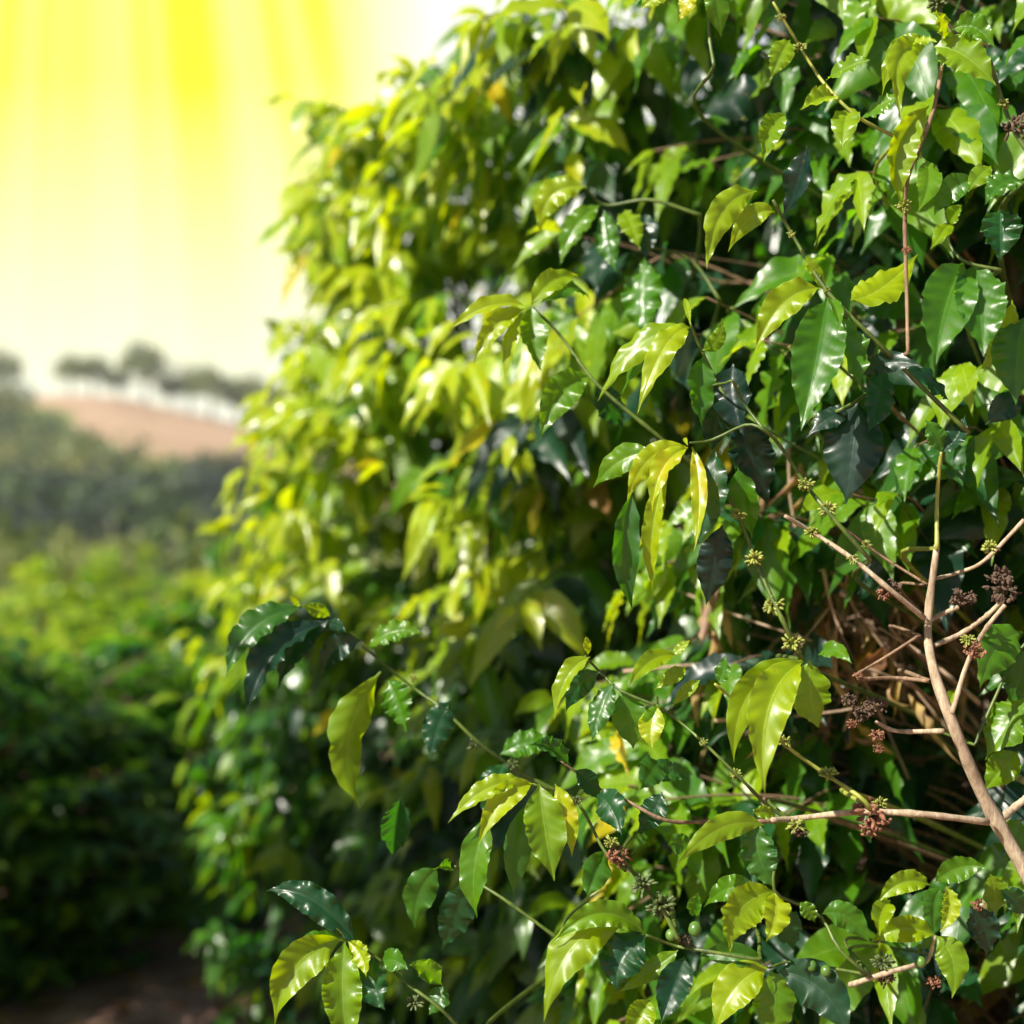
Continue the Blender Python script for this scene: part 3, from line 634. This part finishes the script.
o = link('ground', mk_mesh('ground', np.stack([X, Y, Z], -1).reshape(-1, 3), Fq, m)); o['kind'] = 'structure'

# fallen leaves on the soil
g = np.random.default_rng(9); n = 1400
x = g.uniform(-4, 2.5, n); y = g.uniform(1.0, 9, n); z = ter(x, y)+.008
a = g.uniform(0, 6.28, n); l_ = g.uniform(.05, .12, n); ax = np.stack([np.cos(a), np.sin(a), np.zeros(n)], -1)
Bp = np.stack([x, y, z], -1); Tp = Bp+ax*l_[:, None]; Tp[:, 2] = ter(Tp[:, 0], Tp[:, 1])+.008; Cp = (Bp+Tp)/2; Cp[:, 2] += l_*g.uniform(.05, .4, n)
V, Fq, uv, tn = leaves(Bp, Cp, Tp, l_*.4, np.tile([0, 0, 1.], (n, 1))+g.normal(size=(n, 3))*.2, g.uniform(0, .8, n), g.uniform(.03, .12, n), a, g.uniform(1.17, 1.25, n), 6, 4)
o = link('leaf_litter', mk_mesh('leaf_litter', V, Fq, M_LEAF2, uv, tn)); o['kind'] = 'stuff'; o['label'] = 'scattered dry brown leaves lying on the bare soil'; o['category'] = 'leaf litter'

# ------------------------------------------------------------------ other coffee shrubs
def shrub_meshes(seed, h, r, nleaf, size, tone0, nu, nv, mt):
    g = np.random.default_rng(seed); B, C_, T, W, N, tn = [], [], [], [], [], []
    st = Bag(); ns_ = nleaf//9
    for _ in range(ns_):
        th = g.uniform(0, 6.28); zz = g.uniform(.04, 1)
        prof = (math.sin(math.pi*min(1, zz*.80+.14)))**.55
        rad = r*prof*(g.uniform(.35, 1)**.45)*(1+.18*math.sin(th*3+seed)+.12*math.sin(th*5+zz*9))
        p = np.array([rad*math.cos(th), rad*math.sin(th), zz*h*(1+.08*math.sin(th*2+seed))]); out = np.array([math.cos(th), math.sin(th), 0])
        d = nrm(out + g.normal(size=3)*.3 + np.array([0, 0, g.uniform(-.1, .8)]))
        base = np.array([0, 0, max(.05, p[2]-.25)])
        st.add(*tube(smooth_path([base, (base+p)/2+np.array([0, 0, .02]), p], 6), .003, 4))
        s0 = nrm(np.cross(d, [0, 0, 1.]))
        for i in range(5):
            q = p - d*.05*i
            for sgn in (1, -1):
                if g.uniform() < .1: continue
                ax = nrm(s0*sgn*.7+d*(.9 if i == 0 else .4)+np.array([0, 0, -g.uniform(.1, .7)])+g.normal(size=3)*.2); l_ = size*g.uniform(.7, 1.2)
                B.append(q); C_.append(q+ax*l_*.5+np.array([0, 0, .15*l_])); T.append(q+ax*l_-np.array([0, 0, .2*l_])); W.append(l_*g.uniform(.36, .46))
                N.append(nrm(np.array([0, 0, .9])+out*.4+g.normal(size=3)*.3)); tn.append(min(1, max(0, tone0+.4*(1-i/4)*g.uniform(.3, 1)+g.normal()*.1)))
    n = len(B)
    V, Fq, uv, t = leaves(np.array(B), np.array(C_), np.array(T), np.array(W), np.array(N), g.uniform(.05, .5, n), g.uniform(.02, .08, n), g.uniform(0, 6.28, n), np.array(tn), nu, nv, twist=g.normal(size=n)*.5)
    tb = Bag()
    for s in range(3):
        a = s*2.1+seed; pth = smooth_path([np.array([.02*math.cos(a), .02*math.sin(a), -.08]), np.array([.1*math.cos(a), .1*math.sin(a), h*.4]), np.array([.18*r*math.cos(a), .18*r*math.sin(a), h*.9])], 16)
        tb.add(*tube(pth, np.linspace(.03, .006, len(pth)), 8))
    return mk_mesh('foliage', V, Fq, mt, uv, t), st.mesh('side_branches', M_BROWN), tb.mesh('trunk', M_TRUNK)

def place_shrub(ms, loc, rz, sc, label, group):
    o = root('coffee_shrub', loc, label, 'coffee shrub', group); o.rotation_euler = (0, 0, rz); o.scale = (sc[0], sc[0], sc[1])
    for nm, me in zip(('foliage', 'side_branches', 'trunk'), ms):
        c_ = link(nm, me, o)
        if nm != 'trunk': c_['kind'] = 'stuff'
    return o

SM = shrub_meshes(41, 1.5, .62, 3000, .12, .30, 6, 2, M_LEAF2)
SM2 = shrub_meshes(42, 1.5, .66, 3000, .12, .30, 6, 2, M_LEAF2)
def gx(px, d): return (px-512)/F*d
G1 = 'dark coffee shrubs across the path'
for (px, d, hh, sc, lab, ms, rz) in (
    (-40, 4.6, .70, .95, 'dark blurred coffee shrub across the path, cut by the left edge of the photo', SM, .3),
    (70, 5.0, .63, .95, 'dark blurred coffee shrub behind the sunlit patches of bare soil', SM2, 1.9),
    (165, 5.5, .64, .95, 'dark blurred coffee shrub at the dark gap beside the yellow-green shrub', SM, 4.0),
    (235, 6.4, .74, 1.0, 'dark blurred coffee shrub half hidden behind the tall yellow-green shrub', SM2, 5.0)):
    x = gx(px, d); place_shrub(ms, (x, d, float(ter(x, d))), rz, (sc, hh), lab, G1)
# unseen shrubs added outside the frame to shade the foot of the near row
for i, (x, y, hh, sc, lab) in enumerate(((-1.62, 2.15, 1.70, .88, 'unseen tall coffee shrub added to shade the foot of the blurred yellow-green shrub'), (-2.25, 3.3, 1.5, 1.05, 'unseen tall coffee shrub added for its shade, further along the path'),
        (-1.66, 1.25, 2.05, .82, 'unseen tall coffee shrub added for its shade, nearest to where one stands'))):
    place_shrub((SM, SM2)[i % 2], (x, y, float(ter(x, y))), i*2.2, (sc, hh), lab, 'unseen coffee shrubs added for shade')

for i, (x, y, hh, sc, lab) in enumerate(((.95, 3.35, 1.75, 1.15, 'tall dark coffee shrub behind the one with the bare tan stem'), (.42, 4.3, 1.7, 1.1, 'tall dark coffee shrub glimpsed behind the glossy hanging leaves'), (2.1, 3.3, 1.8, 1.2, 'tall coffee shrub behind the near row, towards the right'))):
    place_shrub((SM, SM2)[i % 2], (x, y, float(ter(x, y))), i*1.3, (sc, hh), lab, 'coffee shrubs of the row behind')
SF = shrub_meshes(43, 2.0, .95, 1400, .17, .68, 4, 2, M_LEAF2)
SF2 = shrub_meshes(44, 2.0, .95, 1400, .17, .58, 4, 2, M_LEAF2)
k = 0
for d, tp, lab in ((11, .52, 'blurred green coffee shrub in the row just beyond the dark ones'), (16, .84, 'blurred light green coffee shrub in the second row down the slope'), (23, 1.1, 'blurred light green coffee shrub in the third row down the slope')):
    for px in np.arange(-60, 330, 1.55/d*F):
        x = gx(px, d) + random.uniform(-.2, .2); y = d + random.uniform(-.3, .3)
        place_shrub((SF, SF2)[k % 2], (x, y, float(ter(x, y))-.05), random.uniform(0, 6), (random.uniform(.9, 1.1), tp*random.uniform(.85, 1.12)), lab, lab.replace('blurred ', 'far ').replace('shrub', 'shrubs')); k += 1

# ------------------------------------------------------------------ trees
def tree_meshes(seed, h, crown_r, crown_z0, nclump, nleaf, leafs, tone0, flat=.5, trunk_r=.25):
    g = np.random.default_rng(seed); st = Bag(); B, C_, T, W, N, tn = [], [], [], [], [], []
    lean = g.normal(size=2)*h*.04
    topz = h*crown_z0
    pth = smooth_path([np.array([0, 0, -.6]), np.array([lean[0]*.4, lean[1]*.4, topz*.5]), np.array([lean[0], lean[1], topz]), np.array([lean[0]*1.2, lean[1]*1.2, h*.86])], 14)
    st.add(*tube(pth, np.linspace(trunk_r, trunk_r*.25, len(pth)), 8))
    for c in range(nclump):
        th = c*2.4+g.uniform(-.4, .4); rr = crown_r*math.sqrt((c+.5)/nclump)*.85
        zc = topz + (h-topz)*(1-(rr/crown_r)**2*.6)*g.uniform(.55, .95) - (h-topz)*.1
        cc = np.array([lean[0]+rr*math.cos(th), lean[1]+rr*math.sin(th), zc]); cr = crown_r*g.uniform(.24, .42)
        b0 = pth[g.integers(7, len(pth)-1)]
        st.add(*tube(smooth_path([b0, (b0+cc)/2+np.array([0, 0, .1*h*.1]), cc], 6), np.linspace(trunk_r*.4, trunk_r*.12, 7)[:len(smooth_path([b0, cc, cc], 6))], 5))
        tcl = tone0+g.uniform(-.2, .2)
        for _ in range(nleaf//nclump):
            dv = nrm(g.normal(size=3)); p = cc + dv*cr*g.uniform(.3, 1)**.5*np.array([1, 1, flat*1.1]); ax = nrm(g.normal(size=3)+np.array([0, 0, -.4])); l_ = leafs*g.uniform(.6, 1.3)
            B.append(p); C_.append(p+ax*l_*.5+np.array([0, 0, .1*l_])); T.append(p+ax*l_); W.append(l_*.6); N.append(nrm(dv+np.array([0, 0, .7])+g.normal(size=3)*.4)); tn.append(tcl+g.normal()*.1)
    n = len(B)
    V, Fq, uv, t = leaves(np.array(B), np.array(C_), np.array(T), np.array(W), np.array(N), .2, .05, g.uniform(0, 6, n), np.clip(np.array(tn), 0, 1.1), 3, 2)
    return mk_mesh('crown', V, Fq, M_TREE, uv, t), st.mesh('trunk', M_TRUNK)

def place_tree(ms, x, y, sc, label, group, name='tree', sink=0):
    o = root(name, (x, y, float(ter(x, y))-sink), label, 'tree', group); o.rotation_euler = (0, 0, random.uniform(0, 6.28)); o.scale = (sc, sc, sc*random.uniform(.9, 1.1))
    link('crown', ms[0], o); link('trunk', ms[1], o); return o

UM = [tree_meshes(60+i, 9.4, 4.6, .40, 14, 1300, .75, .9, 1.3, .40) for i in range(3)]
RG = 'pale blurred trees along the ridge of the hill'
ridge = [(0, 268, 1.05, 'blurred ridge tree cut by the left edge of the photo'), (70, 262, .72, 'small round tree at the left end of the ridge line, just before the gap'),
         (92, 266, .86, 'second tree from the left of the ridge row, beside the small round tree'), (118, 272, .6, 'slim ridge tree between the small round tree and the tallest tree'), (146, 264, 1.12, 'tallest tree on the ridge, above the left end of the brown field'),
         (173, 270, .7, 'ridge tree leaning over the brown field, right of the tallest tree'), (190, 266, .88, 'low ridge tree above the middle of the brown field'), (211, 262, 1.0, 'broad dark ridge tree above the right of the brown field'),
         (240, 268, .9, 'pale ridge tree above the right end of the brown field'), (256, 264, 1.0, 'ridge tree partly hidden behind the edge of the yellow-green shrub'), (290, 268, 1, 'ridge tree glimpsed through the leaves of the yellow-green shrub')]
for i, (px, d, s, lab) in enumerate(ridge): place_tree(UM[i % 3], gx(px, d), d, s, lab, RG, 'ridge_tree')

def wood(label, cat, cells, seed, tone0, hh, rad, leafs, per):
    """a far-off wood read as one mass: trunks and crowns over an area of the slope"""
    g = np.random.default_rng(seed); B, C_, T, W, N, tn = [], [], [], [], [], []; st = Bag()
    for (x, y) in cells:
        z0 = float(ter(x, y)); h = hh*g.uniform(.7, 1.25); r = rad*g.uniform(.75, 1.25); tt = tone0+g.normal()*(.45 if seed == 2 else .2)
        st.add(*tube(np.array([[x, y, z0-.5], [x, y, z0+h*.5], [x, y, z0+h*.8]]), [.2, .15, .05], 6))
        for _c in range(5):
            cc = np.array([x, y, z0+h*.62]) + g.normal(size=3)*np.array([r*.4, r*.4, h*.13]); cr = r*g.uniform(.45, .75); tc_ = tt+g.uniform(-.1, .1)
            for _ in range(per//5):
                dv = nrm(g.normal(size=3)); p = cc+dv*cr*g.uniform(.5, 1)*np.array([1, 1, .85]); ax = nrm(g.normal(size=3)); l_ = leafs*g.uniform(.6, 1.3)
                B.append(p); C_.append(p+ax*l_*.5+np.array([0, 0, .1*l_])); T.append(p+ax*l_); W.append(l_*.7); N.append(nrm(dv+np.array([0, 0, .6])+g.normal(size=3)*.3)); tn.append(tc_+g.normal()*.08)
    n = len(B)
    V, Fq, uv, t = leaves(np.array(B), np.array(C_), np.array(T), np.array(W), np.array(N), .2, .05, g.uniform(0, 6, n), np.clip(np.array(tn), 0, 1.1), 2, 2)
    r_ = root('far_wood', (0, 0, 0), label, cat); r_['kind'] = 'stuff'
    a = link('foliage', mk_mesh('foliage', V, Fq, M_TREE, uv, t), r_); a['kind'] = 'stuff'
    a = link('trunks', st.mesh('trunks', M_TRUNK), r_); a['kind'] = 'stuff'

g = np.random.default_rng(77)
def scatter(n, pred, pxr, dr):
    out = []
    while len(out) < n:
        d = g.uniform(*dr); px = g.uniform(*pxr); x = gx(px, d)
        if pred(px, d, x): out.append((x, d))
    return out
notfield = lambda px, d, x: (x+44)*1.53+(d-203) < -26 or d < 176
wood('dark blurred wood filling the fold at the foot of the hill', 'wood', scatter(85, lambda px, d, x: True, (-60, 330), (104, 152)), 1, .08, 6.2, 3.8, 1.1, 150)
wood('olive green scrub and small trees climbing the slope below the ridge', 'wood', scatter(55, lambda px, d, x: notfield(px, d, x) and d < 232, (-60, 300), (150, 240)), 2, .75, 5.4, 4.6, 1.1, 240)
wood('bright yellow-green thicket in the valley in front of the dark wood', 'thicket', scatter(120, lambda px, d, x: True, (-60, 330), (42, 96)), 3, .95, 5.0, 2.6, .55, 170)

# ------------------------------------------------------------------ light, sky
SUN = nrm(np.array([-0.62, -0.42, 0.66]))
el = math.asin(SUN[2]); az = math.atan2(SUN[0], SUN[1])      # clockwise from +Y
sd = bpy.data.lights.new('sun', 'SUN'); sd.energy = 5.0; sd.angle = R(.53); sd.color = (1.0, .94, .82)
so = bpy.data.objects.new('sun', sd); COL.objects.link(so)
import mathutils
so.rotation_euler = mathutils.Vector(-SUN).to_track_quat('-Z', 'Y').to_euler(); so.location = (0, 0, 30)

w = bpy.data.worlds.new('World'); SC.world = w; w.use_nodes = True
nt = w.node_tree; ns, ls = nt.nodes, nt.links; ns.clear()
out = ns.new('ShaderNodeOutputWorld'); bgd = ns.new('ShaderNodeBackground'); BS = .05; bgd.inputs['Strength'].default_value = BS
sky = ns.new('ShaderNodeTexSky'); sky.sky_type = 'NISHITA'; sky.sun_disc = False; sky.sun_elevation = el; sky.sun_rotation = az
sky.dust_density = 1.5; sky.air_density = 1.0
tc = ns.new('ShaderNodeTexCoord'); sep = ns.new('ShaderNodeSeparateXYZ'); ls.new(tc.outputs['Generated'], sep.inputs[0])
M = lambda op, a, b_=None, clamp=False: math_n(ns, ls, op, a, b_, clamp=clamp)
yy = M('MAXIMUM', sep.outputs[1], .05)
axx = M('DIVIDE', sep.outputs[0], yy); ell = M('DIVIDE', sep.outputs[2], yy)
front = M('MULTIPLY', M('SUBTRACT', sep.outputs[1], .3), 3.0, clamp=True)
def sstep(v, a, b_):
    n = ns.new('ShaderNodeMapRange'); n.interpolation_type = 'SMOOTHSTEP'; ls.new(v, n.inputs['Value'])
    n.inputs['From Min'].default_value = a; n.inputs['From Max'].default_value = b_; return n.outputs[0]
# white glare low over the hill
low = M('SUBTRACT', 1.0, sstep(ell, .38, .7))
g1 = M('MULTIPLY', M('MULTIPLY', low, front), M('SUBTRACT', 1.0, sstep(M('ABSOLUTE', M('ADD', axx, .25)), .3, .55)))
# fan of yellow light spreading from above on the left
fan = M('DIVIDE', M('ADD', axx, .30), M('SUBTRACT', 1.0, M('MULTIPLY', ell, .9)))
comb = ns.new('ShaderNodeCombineXYZ'); ls.new(M('MULTIPLY', fan, 15.0), comb.inputs[0])
nz = ns.new('ShaderNodeTexNoise'); nz.inputs['Scale'].default_value = 1.0; nz.inputs['Detail'].default_value = 2.0; ls.new(comb.outputs[0], nz.inputs['Vector'])
streak = sstep(nz.outputs['Fac'], .33, .66)
side = M('SUBTRACT', 1.0, sstep(axx, -.15, -.03))
side = M('MULTIPLY', side, M('SUBTRACT', 1.0, sstep(M('MULTIPLY', axx, -1.0), .40, .8)))
top = M('MULTIPLY', M('SUBTRACT', ell, .035), 3.7, clamp=True)
over = M('SUBTRACT', 1.0, sstep(ell, .55, .9))
g2 = M('MULTIPLY', M('MULTIPLY', M('MULTIPLY', top, side), over), M('ADD', M('MULTIPLY', streak, .34), .70), clamp=True)
g2 = M('MULTIPLY', g2, front)
def cmix(f, a, col):
    x = ns.new('ShaderNodeMix'); x.data_type = 'RGBA'; ls.new(f, x.inputs['Factor']); ls.new(a, x.inputs['A']); x.inputs['B'].default_value = (*col, 1); return x.outputs['Result']
s_ = .57/BS
c = cmix(M('MULTIPLY', g1, .97), sky.outputs[0], (1.05*s_, 1.05*s_, .95*s_))
c = cmix(g2, c, (1.02*s_, 1.0*s_, .02*s_))
ls.new(c, bgd.inputs['Color']); ls.new(bgd.outputs[0], out.inputs['Surface'])

# ------------------------------------------------------------------ haze
if True:
    V = np.array([[x, y, z] for x in (-720, 720) for y in (-80, 910) for z in (-12, 34)], float)
    # bottom lies below the lowest ground
    Fq = np.array([[0, 1, 3, 2], [4, 6, 7, 5], [0, 4, 5, 1], [2, 3, 7, 6], [0, 2, 6, 4], [1, 5, 7, 3]])
    m, nt, ns, ls = new_mat('valley_haze'); out = ns.new('ShaderNodeOutputMaterial'); pv = ns.new('ShaderNodeVolumePrincipled')
    pv.inputs['Color'].default_value = (.86, .88, .92, 1); pv.inputs['Density'].default_value = .0006; pv.inputs['Anisotropy'].default_value = .3
    ls.new(pv.outputs[0], out.inputs['Volume'])
    o = link('haze', mk_mesh('haze', V, Fq, m, smooth=False)); o['kind'] = 'stuff'

# ------------------------------------------------------------------ camera, render
cd = bpy.data.cameras.new('camera'); cd.lens = 50; cd.sensor_width = 36; cd.clip_end = 3000; cd.clip_start = .05
cd.dof.use_dof = True; cd.dof.focus_distance = FOCUS; cd.dof.aperture_fstop = 2.6; cd.dof.aperture_blades = 0
co = bpy.data.objects.new('camera', cd); COL.objects.link(co); co.location = (0, 0, ZC); co.rotation_euler = (R(90), 0, 0)
SC.camera = co
SC.render.engine = 'CYCLES'
SC.view_settings.view_transform = 'Standard'; SC.view_settings.look = 'None'; SC.view_settings.gamma = 1; SC.view_settings.exposure = EXPO
cy = SC.cycles
cy.use_denoising = True
try: cy.denoiser = 'OPENIMAGEDENOISE'
except Exception: pass
cy.max_bounces = 7; cy.diffuse_bounces = 3; cy.glossy_bounces = 2; cy.transmission_bounces = 4; cy.volume_bounces = 0
cy.caustics_reflective = False; cy.caustics_refractive = False; cy.sample_clamp_indirect = 4; cy.sample_clamp_direct = 0
